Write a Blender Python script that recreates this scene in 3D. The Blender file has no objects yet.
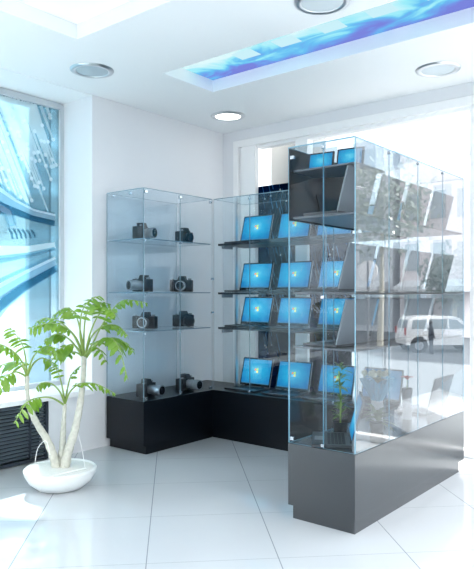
import bpy, bmesh, math, random
from mathutils import Vector, Matrix
random.seed(7)
sc = bpy.context.scene
COL = sc.collection
PI = math.pi
EYE = 1.212
CA, CB = .7743, .6328           # view direction in the room's axes (X along the camera cabinet, Y towards the picture window)

# ------------------------------------------------------------ helpers
def aim(x, y):
    r = (x-237)/635; s = (293-y)/635
    return Vector((CA+CB*r, CB-CA*r, s))
def on_y(x, y, Y):
    d = aim(x, y); t = Y/d.y
    return Vector((d.x*t, Y, EYE+d.z*t))
def on_x(x, y, X):
    d = aim(x, y); t = X/d.x
    return Vector((X, d.y*t, EYE+d.z*t))
def at_depth(x, y, D):
    d = aim(x, y); return Vector((d.x*D, d.y*D, EYE+d.z*D))

def nodes(name):
    m = bpy.data.materials.new(name); m.use_nodes = True
    nt = m.node_tree; nt.nodes.clear()
    out = nt.nodes.new('ShaderNodeOutputMaterial')
    return m, nt, out
def N(nt, t, **kw):
    n = nt.nodes.new(t)
    for k, v in kw.items():
        if k in n.inputs: n.inputs[k].default_value = v
        else: setattr(n, k, v)
    return n
def c4(c): return (c[0], c[1], c[2], 1)
def pbr(name, col, rough=.5, metal=0, noise=0, nscale=20, spec=.5, bump=0, trans=0, coat=0, emit=None, es=0, alpha=1):
    m, nt, out = nodes(name)
    p = N(nt, 'ShaderNodeBsdfPrincipled')
    p.inputs['Base Color'].default_value = c4(col)
    p.inputs['Roughness'].default_value = rough
    p.inputs['Metallic'].default_value = metal
    p.inputs['Specular IOR Level'].default_value = spec
    p.inputs['Transmission Weight'].default_value = trans
    p.inputs['Coat Weight'].default_value = coat
    p.inputs['Alpha'].default_value = alpha
    if emit: p.inputs['Emission Color'].default_value = c4(emit); p.inputs['Emission Strength'].default_value = es
    tc = N(nt, 'ShaderNodeTexCoord')
    if noise or bump:
        nz = N(nt, 'ShaderNodeTexNoise'); nz.inputs['Scale'].default_value = nscale; nz.inputs['Detail'].default_value = 5
        nt.links.new(tc.outputs['Object'], nz.inputs['Vector'])
    if noise:
        r = N(nt, 'ShaderNodeMix', data_type='RGBA')
        r.inputs['A'].default_value = c4([min(1, max(0, v*(1-noise))) for v in col]) if False else (0, 0, 0, 1)
        r.inputs[6].default_value = c4([v*(1-noise) for v in col]); r.inputs[7].default_value = c4([min(1, v*(1+noise)) for v in col])
        nt.links.new(nz.outputs['Fac'], r.inputs[0]); nt.links.new(r.outputs[2], p.inputs['Base Color'])
    if bump:
        b = N(nt, 'ShaderNodeBump'); b.inputs['Strength'].default_value = bump; b.inputs['Distance'].default_value = .01
        nt.links.new(nz.outputs['Fac'], b.inputs['Height']); nt.links.new(b.outputs[0], p.inputs['Normal'])
    nt.links.new(p.outputs[0], out.inputs[0])
    return m
def glass(name, tint, ior=1.7, refl=(1, 1, 1)):
    m, nt, out = nodes(name)
    g = N(nt, 'ShaderNodeNewGeometry'); f = N(nt, 'ShaderNodeFresnel', IOR=ior)
    inv = N(nt, 'ShaderNodeMath', operation='SUBTRACT'); inv.inputs[0].default_value = 1
    nt.links.new(g.outputs['Backfacing'], inv.inputs[1])
    mul = N(nt, 'ShaderNodeMath', operation='MULTIPLY')
    nt.links.new(f.outputs[0], mul.inputs[0]); nt.links.new(inv.outputs[0], mul.inputs[1])
    mc = N(nt, 'ShaderNodeMix', data_type='RGBA'); mc.inputs[6].default_value = c4(tint); mc.inputs[7].default_value = (1, 1, 1, 1)
    nt.links.new(g.outputs['Backfacing'], mc.inputs[0])
    t = N(nt, 'ShaderNodeBsdfTransparent'); nt.links.new(mc.outputs[2], t.inputs[0])
    gl = N(nt, 'ShaderNodeBsdfGlossy'); gl.inputs['Color'].default_value = c4(refl); gl.inputs['Roughness'].default_value = 0
    mx = N(nt, 'ShaderNodeMixShader')
    nt.links.new(mul.outputs[0], mx.inputs[0]); nt.links.new(t.outputs[0], mx.inputs[1]); nt.links.new(gl.outputs[0], mx.inputs[2])
    nt.links.new(mx.outputs[0], out.inputs[0])
    return m
def film(name, tint, body, mix, haze=0, noise=0, fade=False):
    """translucent printed film: lets tinted daylight through, scatters part of it"""
    m, nt, out = nodes(name)
    t = N(nt, 'ShaderNodeBsdfTransparent'); t.inputs[0].default_value = c4(tint)
    tr = N(nt, 'ShaderNodeBsdfTranslucent'); tr.inputs[0].default_value = c4(body)
    df = N(nt, 'ShaderNodeBsdfDiffuse'); df.inputs[0].default_value = c4(body)
    a = N(nt, 'ShaderNodeMixShader'); a.inputs[0].default_value = .4
    nt.links.new(tr.outputs[0], a.inputs[1]); nt.links.new(df.outputs[0], a.inputs[2])
    b = N(nt, 'ShaderNodeMixShader'); b.inputs[0].default_value = mix
    nt.links.new(t.outputs[0], b.inputs[1]); nt.links.new(a.outputs[0], b.inputs[2])
    if noise:
        tc = N(nt, 'ShaderNodeTexCoord'); mp = N(nt, 'ShaderNodeMapping'); mp.inputs['Scale'].default_value = (.6, 1, 2.2)
        nz = N(nt, 'ShaderNodeTexNoise'); nz.inputs['Scale'].default_value = 1.6; nz.inputs['Detail'].default_value = 3
        cr = N(nt, 'ShaderNodeValToRGB')
        cr.color_ramp.elements[0].position = .38; cr.color_ramp.elements[0].color = c4([v*(1-noise) for v in tint])
        cr.color_ramp.elements[1].position = .62; cr.color_ramp.elements[1].color = c4(tint)
        nt.links.new(tc.outputs['Object'], mp.inputs[0]); nt.links.new(mp.outputs[0], nz.inputs['Vector'])
        nt.links.new(nz.outputs['Fac'], cr.inputs[0]); nt.links.new(cr.outputs[0], t.inputs[0])
        if fade:      # the print pales to almost clear towards its lower edge
            sp = N(nt, 'ShaderNodeSeparateXYZ'); nt.links.new(tc.outputs['Object'], sp.inputs[0])
            mr = N(nt, 'ShaderNodeMapRange'); mr.inputs[1].default_value = 1.35; mr.inputs[2].default_value = .95
            nt.links.new(sp.outputs[2], mr.inputs[0])
            mf = N(nt, 'ShaderNodeMix', data_type='RGBA'); mf.inputs[7].default_value = (.86, .93, .95, 1)
            nt.links.new(mr.outputs[0], mf.inputs[0]); nt.links.new(cr.outputs[0], mf.inputs[6]); nt.links.new(mf.outputs[2], t.inputs[0])
    nt.links.new(b.outputs[0], out.inputs[0])
    return m

class MB:
    def __init__(s): s.bm = bmesh.new(); s.mi = 0
    def _tag(s, n0):
        s.bm.faces.ensure_lookup_table()
        for f in s.bm.faces[n0:]: f.material_index = s.mi
    def box(s, x0, x1, y0, y1, z0, z1, bev=0, M=None):
        n0 = len(s.bm.faces)
        r = bmesh.ops.create_cube(s.bm, size=1)
        for v in r['verts']:
            v.co = Vector((x0+(v.co.x+.5)*(x1-x0), y0+(v.co.y+.5)*(y1-y0), z0+(v.co.z+.5)*(z1-z0)))
        vs = r['verts']
        if bev:
            es = list({e for v in vs for e in v.link_edges})
            q = bmesh.ops.bevel(s.bm, geom=es, offset=bev, segments=2, affect='EDGES', profile=.7)
            s.bm.faces.ensure_lookup_table()
            vs = list({v for f in s.bm.faces[n0:] for v in f.verts})
        if M: bmesh.ops.transform(s.bm, matrix=M, verts=vs)
        s._tag(n0); return s
    def poly(s, pts, mi=None):
        f = s.bm.faces.new([s.bm.verts.new(p) for p in pts]); f.material_index = s.mi if mi is None else mi; return s
    def prism(s, pts, vec):
        n0 = len(s.bm.faces)
        vec = Vector(vec)
        a = [s.bm.verts.new(p) for p in pts]; b = [s.bm.verts.new(Vector(p)+vec) for p in pts]
        n = len(a)
        s.bm.faces.new(a[::-1]); s.bm.faces.new(b)
        for i in range(n): s.bm.faces.new((a[i], a[(i+1) % n], b[(i+1) % n], b[i]))
        s._tag(n0); return s
    def cyl(s, c, r, h, seg=24, axis='Z', r2=None, M=None):
        n0 = len(s.bm.faces)
        q = bmesh.ops.create_cone(s.bm, cap_ends=True, segments=seg, radius1=r, radius2=r if r2 is None else r2, depth=h)
        R = {'Z': Matrix(), 'X': Matrix.Rotation(PI/2, 4, 'Y'), 'Y': Matrix.Rotation(-PI/2, 4, 'X')}[axis]
        T = Matrix.Translation(c) @ R
        if M: T = M @ T
        bmesh.ops.transform(s.bm, matrix=T, verts=q['verts']); s._tag(n0); return s
    def lathe(s, prof, seg=40, c=(0, 0, 0)):
        n0 = len(s.bm.faces)
        rings = []
        for (r, z) in prof:
            if r < 1e-5: rings.append([s.bm.verts.new((c[0], c[1], c[2]+z))])
            else: rings.append([s.bm.verts.new((c[0]+r*math.cos(2*PI*i/seg), c[1]+r*math.sin(2*PI*i/seg), c[2]+z)) for i in range(seg)])
        for a, b in zip(rings, rings[1:]):
            for i in range(seg):
                j = (i+1) % seg
                if len(a) == 1 and len(b) == 1: continue
                if len(a) == 1: s.bm.faces.new((a[0], b[j], b[i]))
                elif len(b) == 1: s.bm.faces.new((a[i], a[j], b[0]))
                else: s.bm.faces.new((a[i], a[j], b[j], b[i]))
        s._tag(n0); return s
    def tube(s, pts, rads, seg=8):
        n0 = len(s.bm.faces)
        pts = [Vector(p) for p in pts]
        if not isinstance(rads, (list, tuple)): rads = [rads]*len(pts)
        rings = []
        for i, p in enumerate(pts):
            t = (pts[min(i+1, len(pts)-1)]-pts[max(i-1, 0)]).normalized()
            u = t.cross(Vector((.31, .2, .93)));
            if u.length < .05: u = t.cross(Vector((1, 0, 0)))
            u.normalize(); w = t.cross(u)
            rings.append([s.bm.verts.new(p+(u*math.cos(2*PI*k/seg)+w*math.sin(2*PI*k/seg))*rads[i]) for k in range(seg)])
        for a, b in zip(rings, rings[1:]):
            for k in range(seg): s.bm.faces.new((a[k], a[(k+1) % seg], b[(k+1) % seg], b[k]))
        s.bm.faces.new(rings[0][::-1]); s.bm.faces.new(rings[-1])
        s._tag(n0); return s
    def build(s, name, mats, parent=None, smooth=False, fixn=True):
        me = bpy.data.meshes.new(name)
        if fixn: bmesh.ops.recalc_face_normals(s.bm, faces=s.bm.faces)
        s.bm.to_mesh(me); s.bm.free()
        if not isinstance(mats, (list, tuple)): mats = [mats]
        for m in mats: me.materials.append(m)
        if smooth:
            for p in me.polygons: p.use_smooth = True
            try: me.set_sharp_from_angle(angle=math.radians(40))
            except Exception: pass
        o = bpy.data.objects.new(name, me); COL.objects.link(o)
        if parent: o.parent = parent
        return o
def tag(o, label=None, cat=None, group=None, kind=None):
    if label: o['label'] = label
    if cat: o['category'] = cat
    if group: o['group'] = group
    if kind: o['kind'] = kind
    return o
def thing(name, label, cat, loc=(0, 0, 0), rz=0, group=None):
    o = bpy.data.objects.new(name, None); COL.objects.link(o)
    o.empty_display_size = .1
    o.location = loc; o.rotation_euler = (0, 0, rz)
    return tag(o, label, cat, group)
def struct(name, mb, mat, smooth=False):
    return tag(mb.build(name, mat, None, smooth), kind='structure')
def dup(root, loc, rz, label=None, group=None, skip=()):
    def cp(o, par):
        c = o.copy(); COL.objects.link(c)
        if par: c.parent = par
        for ch in list(o.children):
            if ch.name.split('.')[0] not in skip: cp(ch, c)
        return c
    r = cp(root, None); r.location = loc; r.rotation_euler = (0, 0, rz)
    if label: r['label'] = label
    if group: r['group'] = group
    return r

# ------------------------------------------------------------ materials
M_wall = pbr('wall paint', (.82, .83, .85), .75, noise=.01, nscale=4, bump=.02)
M_ceil = pbr('ceiling paint', (.90, .92, .93), .8, noise=.01, nscale=3)
M_frame = pbr('white frame', (.95, .95, .95), .45)
M_greyframe = pbr('grey frame', (.52, .57, .60), .45)
M_cab = pbr('dark laminate', (.003, .005, .009), .3, noise=.25, nscale=40, spec=.3)
M_cab2 = pbr('grey laminate', (.014, .020, .026), .2, noise=.12, nscale=40, spec=1.0)
M_shelf = pbr('dark shelf', (.012, .015, .022), .35)
M_shelf2 = pbr('grey shelf', (.10, .11, .125), .3)
M_chrome = pbr('chrome', (.50, .54, .58), .25, metal=1)
M_ring = pbr('brushed ring', (.72, .74, .76), .3, metal=1)
M_black = pbr('black plastic', (.012, .012, .015), .45)
M_blackg = pbr('black gloss', (.01, .01, .014), .15)
M_lid = pbr('laptop shell', (.05, .055, .062), .35, metal=.2)
M_lidb = pbr('laptop lid back', (.19, .205, .225), .4)
M_key = pbr('keys', (.02, .02, .024), .5)
M_grey = pbr('grey plastic', (.25, .27, .29), .4)
M_silver = pbr('silver lens', (.35, .37, .4), .3, metal=.6)
M_pot = pbr('white planter', (.83, .85, .84), .35, noise=.02)
M_peb = pbr('white gravel', (.80, .80, .77), .8, noise=.15, nscale=120, bump=.6)
M_trunk = pbr('pale bark', (.58, .57, .50), .85, noise=.28, nscale=45, bump=.8)
M_stem = pbr('green stalk', (.25, .36, .08), .45)
M_wire = pbr('white wire', (.85, .86, .85), .4)
M_grille = pbr('dark louvre', (.035, .045, .06), .4)
M_white = pbr('white card', (.9, .9, .9), .5)
def leafmat(name, c, c2):
    m, nt, out = nodes(name)
    tc = N(nt, 'ShaderNodeTexCoord'); nz = N(nt, 'ShaderNodeTexNoise'); nz.inputs['Scale'].default_value = 14
    mx = N(nt, 'ShaderNodeMix', data_type='RGBA'); mx.inputs[6].default_value = c4(c); mx.inputs[7].default_value = c4(c2)
    nt.links.new(tc.outputs['Object'], nz.inputs[0]); nt.links.new(nz.outputs['Fac'], mx.inputs[0])
    p = N(nt, 'ShaderNodeBsdfPrincipled'); p.inputs['Roughness'].default_value = .25; p.inputs['Specular IOR Level'].default_value = 1
    nt.links.new(mx.outputs[2], p.inputs['Base Color'])
    tr = N(nt, 'ShaderNodeBsdfTranslucent'); nt.links.new(mx.outputs[2], tr.inputs[0])
    s = N(nt, 'ShaderNodeMixShader'); s.inputs[0].default_value = .4
    nt.links.new(p.outputs[0], s.inputs[1]); nt.links.new(tr.outputs[0], s.inputs[2]); nt.links.new(s.outputs[0], out.inputs[0])
    return m
M_leaf = leafmat('palm leaf', (.08, .25, .012), (.36, .55, .07))
M_leaf2 = leafmat('pale leaf', (.30, .42, .22), (.65, .70, .52))
M_leaf3 = leafmat('street tree leaf', (.38, .45, .42), (.55, .60, .56))
G_case = glass('cabinet glass', (.87, .93, .96), 1.35)
G_door = glass('laptop case glass', (.86, .94, .97), 1.5)
G_front = glass('island front glass', (.88, .94, .97), 1.28)
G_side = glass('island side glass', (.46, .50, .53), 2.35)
G_back = glass('island rear glass', (.88, .92, .94), 1.4)
G_smoke = glass('smoked glass', (.02, .03, .04), 1.2)
G_win = glass('window glass', (.97, .99, 1.0), 1.4)
G_edge = pbr('glass edge', (.20, .30, .36), .2, spec=.8)
G_edgew = pbr('bright glass edge', (.18, .36, .46), .2, spec=.8)

# floor: square tiles laid diagonally
def floor_mat():
    m, nt, out = nodes('white polished tile')
    p = N(nt, 'ShaderNodeBsdfPrincipled')
    p.inputs['Roughness'].default_value = .07; p.inputs['Specular IOR Level'].default_value = .6
    tc = N(nt, 'ShaderNodeTexCoord'); sep = N(nt, 'ShaderNodeSeparateXYZ'); nt.links.new(tc.outputs['Object'], sep.inputs[0])
    def math_(op, a, b=None):
        n = N(nt, 'ShaderNodeMath', operation=op)
        for i, v in enumerate((a, b)):
            if v is None: continue
            if isinstance(v, (int, float)): n.inputs[i].default_value = v
            else: nt.links.new(v, n.inputs[i])
        return n.outputs[0]
    def line(expr, off, w):
        u = math_('DIVIDE', math_('SUBTRACT', expr, off), .6)
        fr = math_('FRACT', math_('ADD', u, 100.0))
        dist = math_('MINIMUM', fr, math_('SUBTRACT', 1.0, fr))
        return math_('LESS_THAN', dist, w)
    u = math_('MULTIPLY', math_('SUBTRACT', sep.outputs[0], sep.outputs[1]), .70711)
    v = math_('MULTIPLY', math_('ADD', sep.outputs[0], sep.outputs[1]), .70711)
    g1 = line(u, .480, .0042); g2 = line(v, 3.47, .0022)
    g = math_('MAXIMUM', g1, g2)
    nz = N(nt, 'ShaderNodeTexNoise'); nz.inputs['Scale'].default_value = 2.2; nt.links.new(tc.outputs['Object'], nz.inputs[0])
    tile = N(nt, 'ShaderNodeMix', data_type='RGBA'); tile.inputs[6].default_value = (.58, .61, .64, 1); tile.inputs[7].default_value = (.63, .66, .69, 1)
    nt.links.new(nz.outputs['Fac'], tile.inputs[0])
    mx = N(nt, 'ShaderNodeMix', data_type='RGBA'); nt.links.new(g, mx.inputs[0]); nt.links.new(tile.outputs[2], mx.inputs[6]); mx.inputs[7].default_value = (.30, .33, .36, 1)
    nt.links.new(mx.outputs[2], p.inputs['Base Color'])
    nt.links.new(p.outputs[0], out.inputs[0])
    return m
M_floor = floor_mat()

# lit print of the ceiling light box: blue, cyan and white cloudlike streaks
def lightbox_mat():
    m, nt, out = nodes('backlit blue print')
    tc = N(nt, 'ShaderNodeTexCoord'); mp = N(nt, 'ShaderNodeMapping'); mp.inputs['Scale'].default_value = (2.6, 1.3, 1); mp.inputs['Rotation'].default_value = (0, 0, .35)
    nt.links.new(tc.outputs['Object'], mp.inputs[0])
    nz = N(nt, 'ShaderNodeTexNoise'); nz.inputs['Scale'].default_value = 1.6; nz.inputs['Detail'].default_value = 8; nz.inputs['Distortion'].default_value = 1.3
    nt.links.new(mp.outputs[0], nz.inputs[0])
    sep = N(nt, 'ShaderNodeSeparateXYZ'); nt.links.new(tc.outputs['Object'], sep.inputs[0])
    # brighter cyan away from the far edge of the box
    mr = N(nt, 'ShaderNodeMapRange'); mr.inputs[1].default_value = 3.65; mr.inputs[2].default_value = 3.30; mr.inputs[3].default_value = -.10; mr.inputs[4].default_value = .30
    nt.links.new(sep.outputs[0], mr.inputs[0])
    ad = N(nt, 'ShaderNodeMath', operation='ADD'); nt.links.new(nz.outputs['Fac'], ad.inputs[0]); nt.links.new(mr.outputs[0], ad.inputs[1])
    cr = N(nt, 'ShaderNodeValToRGB'); e = cr.color_ramp.elements
    e[0].position = .40; e[0].color = (.20, .24, .74, 1); e[1].position = .92; e[1].color = (.75, .97, 1, 1)
    for pos, c in ((.5, (.18, .34, .85, 1)), (.60, (.15, .55, .92, 1)), (.70, (.33, .85, .97, 1))):
        q = e.new(pos); q.color = c
    nt.links.new(ad.outputs[0], cr.inputs[0])
    em = N(nt, 'ShaderNodeEmission'); em.inputs[1].default_value = .62; nt.links.new(cr.outputs[0], em.inputs[0])
    nt.links.new(em.outputs[0], out.inputs[0])
    return m
M_lightbox = lightbox_mat()
def emis(name, c, s):
    m, nt, out = nodes(name); em = N(nt, 'ShaderNodeEmission'); em.inputs[0].default_value = c4(c); em.inputs[1].default_value = s
    nt.links.new(em.outputs[0], out.inputs[0]); return m
M_lamp_on = emis('lit lamp', (1, .99, .97), 3.0)
M_lamp_dim = pbr('frosted lamp glass', (.36, .46, .51), .3, emit=(.8, .9, 1), es=.03)
M_coffer = pbr('white coffer top with fill glow', (.9, .93, .95), .6, emit=(.9, .97, 1), es=.12)  # white coffer top, with a faint emission added as fill
# laptop wallpaper: glowing blue with a brighter middle
def screen_mat():
    m, nt, out = nodes('blue desktop')
    tc = N(nt, 'ShaderNodeTexCoord'); mp = N(nt, 'ShaderNodeMapping'); mp.inputs['Location'].default_value = (-.5, 0, -.55); mp.inputs['Scale'].default_value = (1, 1, 1)
    nt.links.new(tc.outputs['Generated'], mp.inputs[0])
    ln = N(nt, 'ShaderNodeVectorMath', operation='LENGTH'); nt.links.new(mp.outputs[0], ln.inputs[0])
    nz = N(nt, 'ShaderNodeTexNoise'); nz.inputs['Scale'].default_value = 5; nt.links.new(tc.outputs['Generated'], nz.inputs[0])
    ml = N(nt, 'ShaderNodeMath', operation='MULTIPLY_ADD'); ml.inputs[1].default_value = .35; nt.links.new(nz.outputs['Fac'], ml.inputs[0]); nt.links.new(ln.outputs['Value'], ml.inputs[2])
    cr = N(nt, 'ShaderNodeValToRGB'); e = cr.color_ramp.elements
    e[0].position = .18; e[0].color = (.20, .72, .90, 1); e[1].position = .85; e[1].color = (.015, .20, .50, 1)
    q = e.new(.42); q.color = (.03, .45, .76, 1)
    nt.links.new(ml.outputs[0], cr.inputs[0])
    em = N(nt, 'ShaderNodeEmission'); em.inputs[1].default_value = .62; nt.links.new(cr.outputs[0], em.inputs[0])
    nt.links.new(em.outputs[0], out.inputs[0])
    return m
M_screen = screen_mat()
M_task = emis('taskbar', (.05, .2, .35), .8)
M_fl = [emis('flag red', (.9, .30, .10), .9), emis('flag green', (.45, .8, .15), .9), emis('flag blue', (.15, .6, 1), .9), emis('flag yellow', (1, .82, .2), .9)]

# ------------------------------------------------------------ room shell
CE = 2.752
XW, YW = 4.67, 3.99      # window wall, picture-window wall
X0, Y0 = -2.6, -3.0
YR = 4.38                # window plane inside the recess
mb = MB(); mb.box(X0-.2, XW+.12, Y0-.2, YR+.1, -.12, 0); struct('floor', mb, M_floor)
# ceiling slab with two openings: the coffer and the light slot
cx0, cx1, cy0, cy1 = .6, 2.37, .4, 3.19
sx0, sx1, sy0, sy1 = 3.12, 3.651, -2.4, 3.222
mb = MB()
def slab(x0, x1, y0, y1): mb.box(x0, x1, y0, y1, CE, CE+.1)
Ye = YW
slab(X0-.2, cx0, Y0-.2, Ye); slab(cx1, sx0, Y0-.2, Ye); slab(sx1, XW+.12, Y0-.2, Ye)
slab(cx0, cx1, Y0-.2, cy0); slab(cx0, cx1, cy1, Ye)
slab(sx0, sx1, Y0-.2, sy0); slab(sx0, sx1, sy1, Ye)
mb.box(X0-.2, XW+.12, Y0-.2, YR+.1, CE+.1, CE+.35)
mb.box(X0-.2, 3.105, Ye, YR+.1, CE-.005, CE+.1)
struct('ceiling', mb, M_ceil)
mb = MB(); mb.box(cx0+.004, cx1-.004, cy0+.004, cy1-.004, CE+.088, CE+.098)
tag(mb.build('coffer_top_glow', M_coffer), 'large square white top of the ceiling coffer with an added fill glow, top left', 'ceiling coffer')  # top face of the coffer; its glow is added, no lamp sits there
mb = MB(); mb.box(sx0+.004, sx1-.004, sy0+.004, sy1-.004, CE+.088, CE+.098)
lb = tag(mb.build('ceiling_light_box', M_lightbox), 'long backlit blue and cyan picture panel in the ceiling slot', 'light box')
# small backlit white tiles printed along the box
M_lsq = emis('pale backlit print', (.62, .92, 1), .6)
for i in range(9):
    y = 2.72-.34*i; mb = MB(); mb.box(3.33-.012*i, 3.45-.012*i, y-.11, y+.05, CE+.084, CE+.087)
    mb.build('pale_square', M_lsq, lb)

# picture-window wall (y = YW) with the recess down to the sill
WX0 = -.6; SILL = .47
mb = MB()
mb.box(3.105, XW+.12, YW, YR+.15, 0, CE+.1)                 # solid part right of the recess
mb.box(X0-.2, WX0, YW, YR+.15, 0, CE+.1)
mb.box(WX0, 1.0, YW, YR+.15, 0, SILL-.04)
mb.box(2.715, 3.105, YW, YR+.15, 0, SILL-.04)
mb.box(1.0, 2.715, YW+.2, YR+.15, 0, SILL-.04)
struct('wall_left', mb, M_wall)
mb = MB(); mb.box(WX0, 3.104, YW-.03, YR-.02, SILL-.04, SILL, .006); struct('trim_1', mb, M_frame)
# window frame and panes
mb = MB()
zt = CE-.02
mb.box(WX0, WX0+.03, YR-.03, YR+.03, SILL, zt); mb.box(3.07, 3.104, YR-.03, YR+.03, SILL, zt)
mb.box(WX0+.03, 3.07, YR-.03, YR+.03, SILL, SILL+.035); mb.box(WX0+.03, 3.07, YR-.03, YR+.03, zt-.035, zt+.01)
mb.box(1.22, 1.27, YR-.03, YR+.03, SILL+.035, zt-.035)
w1 = struct('window_1', mb, M_greyframe)
mb = MB(); mb.box(WX0+.03, 1.22, YR-.004, YR+.004, SILL+.035, zt-.035); mb.box(1.27, 3.07, YR-.004, YR+.004, SILL+.035, zt-.035)
mb.build('window_pane', G_win, w1)
# radiator grille
g = thing('radiator_grille', 'dark slatted radiator grille under the left window sill', 'radiator grille', (0, YW, 0))
mb = MB(); mb.box(1.0, 2.715, .12, .19, 0.01, SILL-.05); mb.build('back_panel', M_black, g)
mb = MB()
for a, b in ((1.0, 1.03), (2.69, 2.712), (1.85, 1.87), (2.56, 2.572)): mb.box(a, b, .0, .03, .01, SILL-.045)
mb.box(1.03, 2.69, .0, .03, .01, .03); mb.build('grille_frame', M_grille, g)
for k in range(15):
    z = .05+k*.0255
    mb = MB(); mb.box(1.0, 2.69, -.010, .010, -.0035, .0035, M=Matrix.Translation((0, .02, z)) @ Matrix.Rotation(.5, 4, 'X'))
    mb.build('slat', pbr('slat metal', (.10, .13, .16), .35) if k == 0 else bpy.data.materials['slat metal'], g)

# window wall (x = XW)
mb = MB()
mb.box(XW, XW+.12, 3.854, YW, 0, CE+.1)
mb.box(XW, XW+.12, Y0-.2, 3.854, CE-.095, CE+.1)
struct('wall_back', mb, M_wall)
mb = MB()
F0, F1 = XW+.02, XW+.11
mb.box(XW-.01, XW+.11, 3.80, 3.854, 0, CE-.10)
mb.box(F0+.01, F1, 3.765, 3.80, 0, CE-.10)
mb.box(XW, XW+.05, 3.60, 3.765, 0, CE-.10)
mb.box(XW-.01, XW+.11, Y0-.2, 3.80, CE-.165, CE-.10)
mb.box(F0+.01, F1, Y0-.2, 3.60, CE-.19, CE-.165)
mb.box(F0, F1, Y0-.2, 3.60, 0, .05)
ml = [(3.04, 3.165), (1.50, 1.625), (0.0, .1), (-1.5, -1.4)]
for a, b in ml: mb.box(F0, F1, a, b, .05, CE-.19)
w2 = struct('window_2', mb, M_frame)
ys = [3.60]+[v for a, b in ml for v in (b, a)]+[Y0-.2]
for i in range(0, len(ys), 2):
    mb = MB(); mb.box(XW+.06, XW+.068, ys[i+1], ys[i], .05, CE-.19); mb.build('window_pane', G_win, w2)

# hidden sides of the room behind the camera
mb = MB(); mb.box(X0-.2, X0, Y0, YW, 0, CE+.1); struct('wall_front', mb, pbr('rear wall paint', (.45, .5, .55), .7))
mb = MB()
mb.box(X0, XW, Y0-.2, Y0, 0, .3); mb.box(X0, XW, Y0-.2, Y0, 2.5, CE+.1)
for a in (X0, .0, 2.3, XW-.1): mb.box(a, a+.12, Y0-.2, Y0, .3, 2.5)
struct('wall_right', mb, M_wall)

# ------------------------------------------------------------ window graphics
W_film = film('light blue film', (.52, .74, .82), (.66, .84, .90), .15, noise=.3, fade=True)
D_film = film('dark blue film', (.008, .035, .10), (.01, .08, .24), .12, noise=.5)
P_white = film('white print', (.85, .97, 1), (1, 1, 1), .8)
P_pale = film('pale blue print', (.85, .95, 1), (.85, .95, 1), .4)
P_mid = film('mid blue print', (.48, .66, .74), (.35, .6, .75), .2)
P_deep = film('deep blue print', (.24, .42, .52), (.10, .28, .4), .2)
P_beam = film('beam print', (1.0, 1.0, 1.0), (.95, 1, 1), .6)
P_beam2 = film('dark beam print', (1.0, 1.0, 1.0), (.16, .48, .70), .40)
YF = YR-.045
fg = thing('window_graphic', 'light blue picture of fibre optic strands and cables on the left window', 'window graphic', (0, 0, 0))
mb = MB(); mb.box(1.28, 3.066, YR-.012, YR-.010, SILL+.04, zt-.04); mb.build('film', W_film, fg)
dots = [(45,253),(95,245),(112,240),(97,283),(140,300),(45,335),(100,350),(22,292),(175,240),(130,190),(115,195),(205,285),(220,290),(238,290),(262,280),(190,340),(225,352),(160,370),(178,382),(198,380),(228,405),(254,408),(257,375),(50,428),(147,430),(160,465),(50,515),(175,500),(190,505),(218,512),(108,552),(210,212),(242,142),(247,175),(265,143),(70,170),(30,180)]
dots = [(x/4.74, 80+y/4.74) for x, y in dots]
def clampz(p):
    return p
def flatpoly(mb, pts, Y, w):
    """ribbon in the plane y=Y through pts (x,z) with widths w"""
    n = len(pts); L = []; R_ = []
    for i, p in enumerate(pts):
        a = pts[max(i-1, 0)]; b = pts[min(i+1, n-1)]
        t = Vector((b[0]-a[0], b[1]-a[1])).normalized(); nn = Vector((-t.y, t.x))
        ww = w[i] if isinstance(w, (list, tuple)) else w
        L.append((p[0]+nn.x*ww, Y, p[1]+nn.y*ww)); R_.append((p[0]-nn.x*ww, Y, p[1]-nn.y*ww))
    for i in range(n-1): mb.poly([L[i], L[i+1], R_[i+1], R_[i]])
ZT = zt-.045
mb = MB(); mbd = MB()
rr = random.Random(3)
extra = [(1.35+rr.random()*1.1, 1.7+rr.random()*.9) for _ in range(34)]+[(2.45+rr.random()*.6, 1.8+rr.random()*.85) for _ in range(22)]
pts_ = [(on_y(x, y, YF).x, on_y(x, y, YF).z) for x, y in dots]+extra
for (x, z) in pts_:
    if x > 3.05 or z > ZT-.02: continue
    L = rr.uniform(.5, 1.2)
    dx, dz = -.42, .91
    L = min(L, (ZT-z)/dz, (x-1.29)/.42)
    if L < .05: continue
    wd = rr.uniform(.006, .013)
    flatpoly(mb, [(x, z), (x+dx*L*.5, z+dz*L*.5), (x+dx*L, z+dz*L)], YR-.0135-rr.random()*.001, [wd*.7, wd*1.3, wd*1.6])
    q = [(x+.016*math.cos(a*PI/6), YR-.0162, z+.016*math.sin(a*PI/6)) for a in range(12)]
    mbd.poly(q)
mb.build('printed_strands', P_beam, fg); mbd.build('printed_light_points', P_white, fg)
mb = MB()
for k in range(16):
    x = 1.5+k*.11; z = 1.75+rr.random()*.5
    if k > 12: z = 2.0+rr.random()*.2
    L = min(.9, (ZT-z)/.91, (x-1.3)/.42)
    if x > 3.03 or L < .1: continue
    flatpoly(mb, [(x, z), (x-.42*L*.5, z+.91*L*.5), (x-.42*L, z+.91*L)], YR-.0127, [.004, .018, .022])
mb.build('printed_dark_strands', P_beam2, fg)
def cable(px, wpx, name, strips):
    pp = [(on_y(x, y, YF).x, on_y(x, y, YF).z) for x, y in px]
    pp[-1] = (min(pp[-1][0], 3.064), pp[-1][1])
    wv = [w*5.0/635 for w in wpx]
    for k, (o, ww, mat) in enumerate(strips):
        mb = MB(); q = []
        for i, p in enumerate(pp): q.append((p[0], p[1]+o*wv[i]))
        flatpoly(mb, q, YR-.0165-.0004*k-cable.n*.002, [w*ww for w in wv]); mb.build(name, mat, fg)
    cable.n += 1
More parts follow.
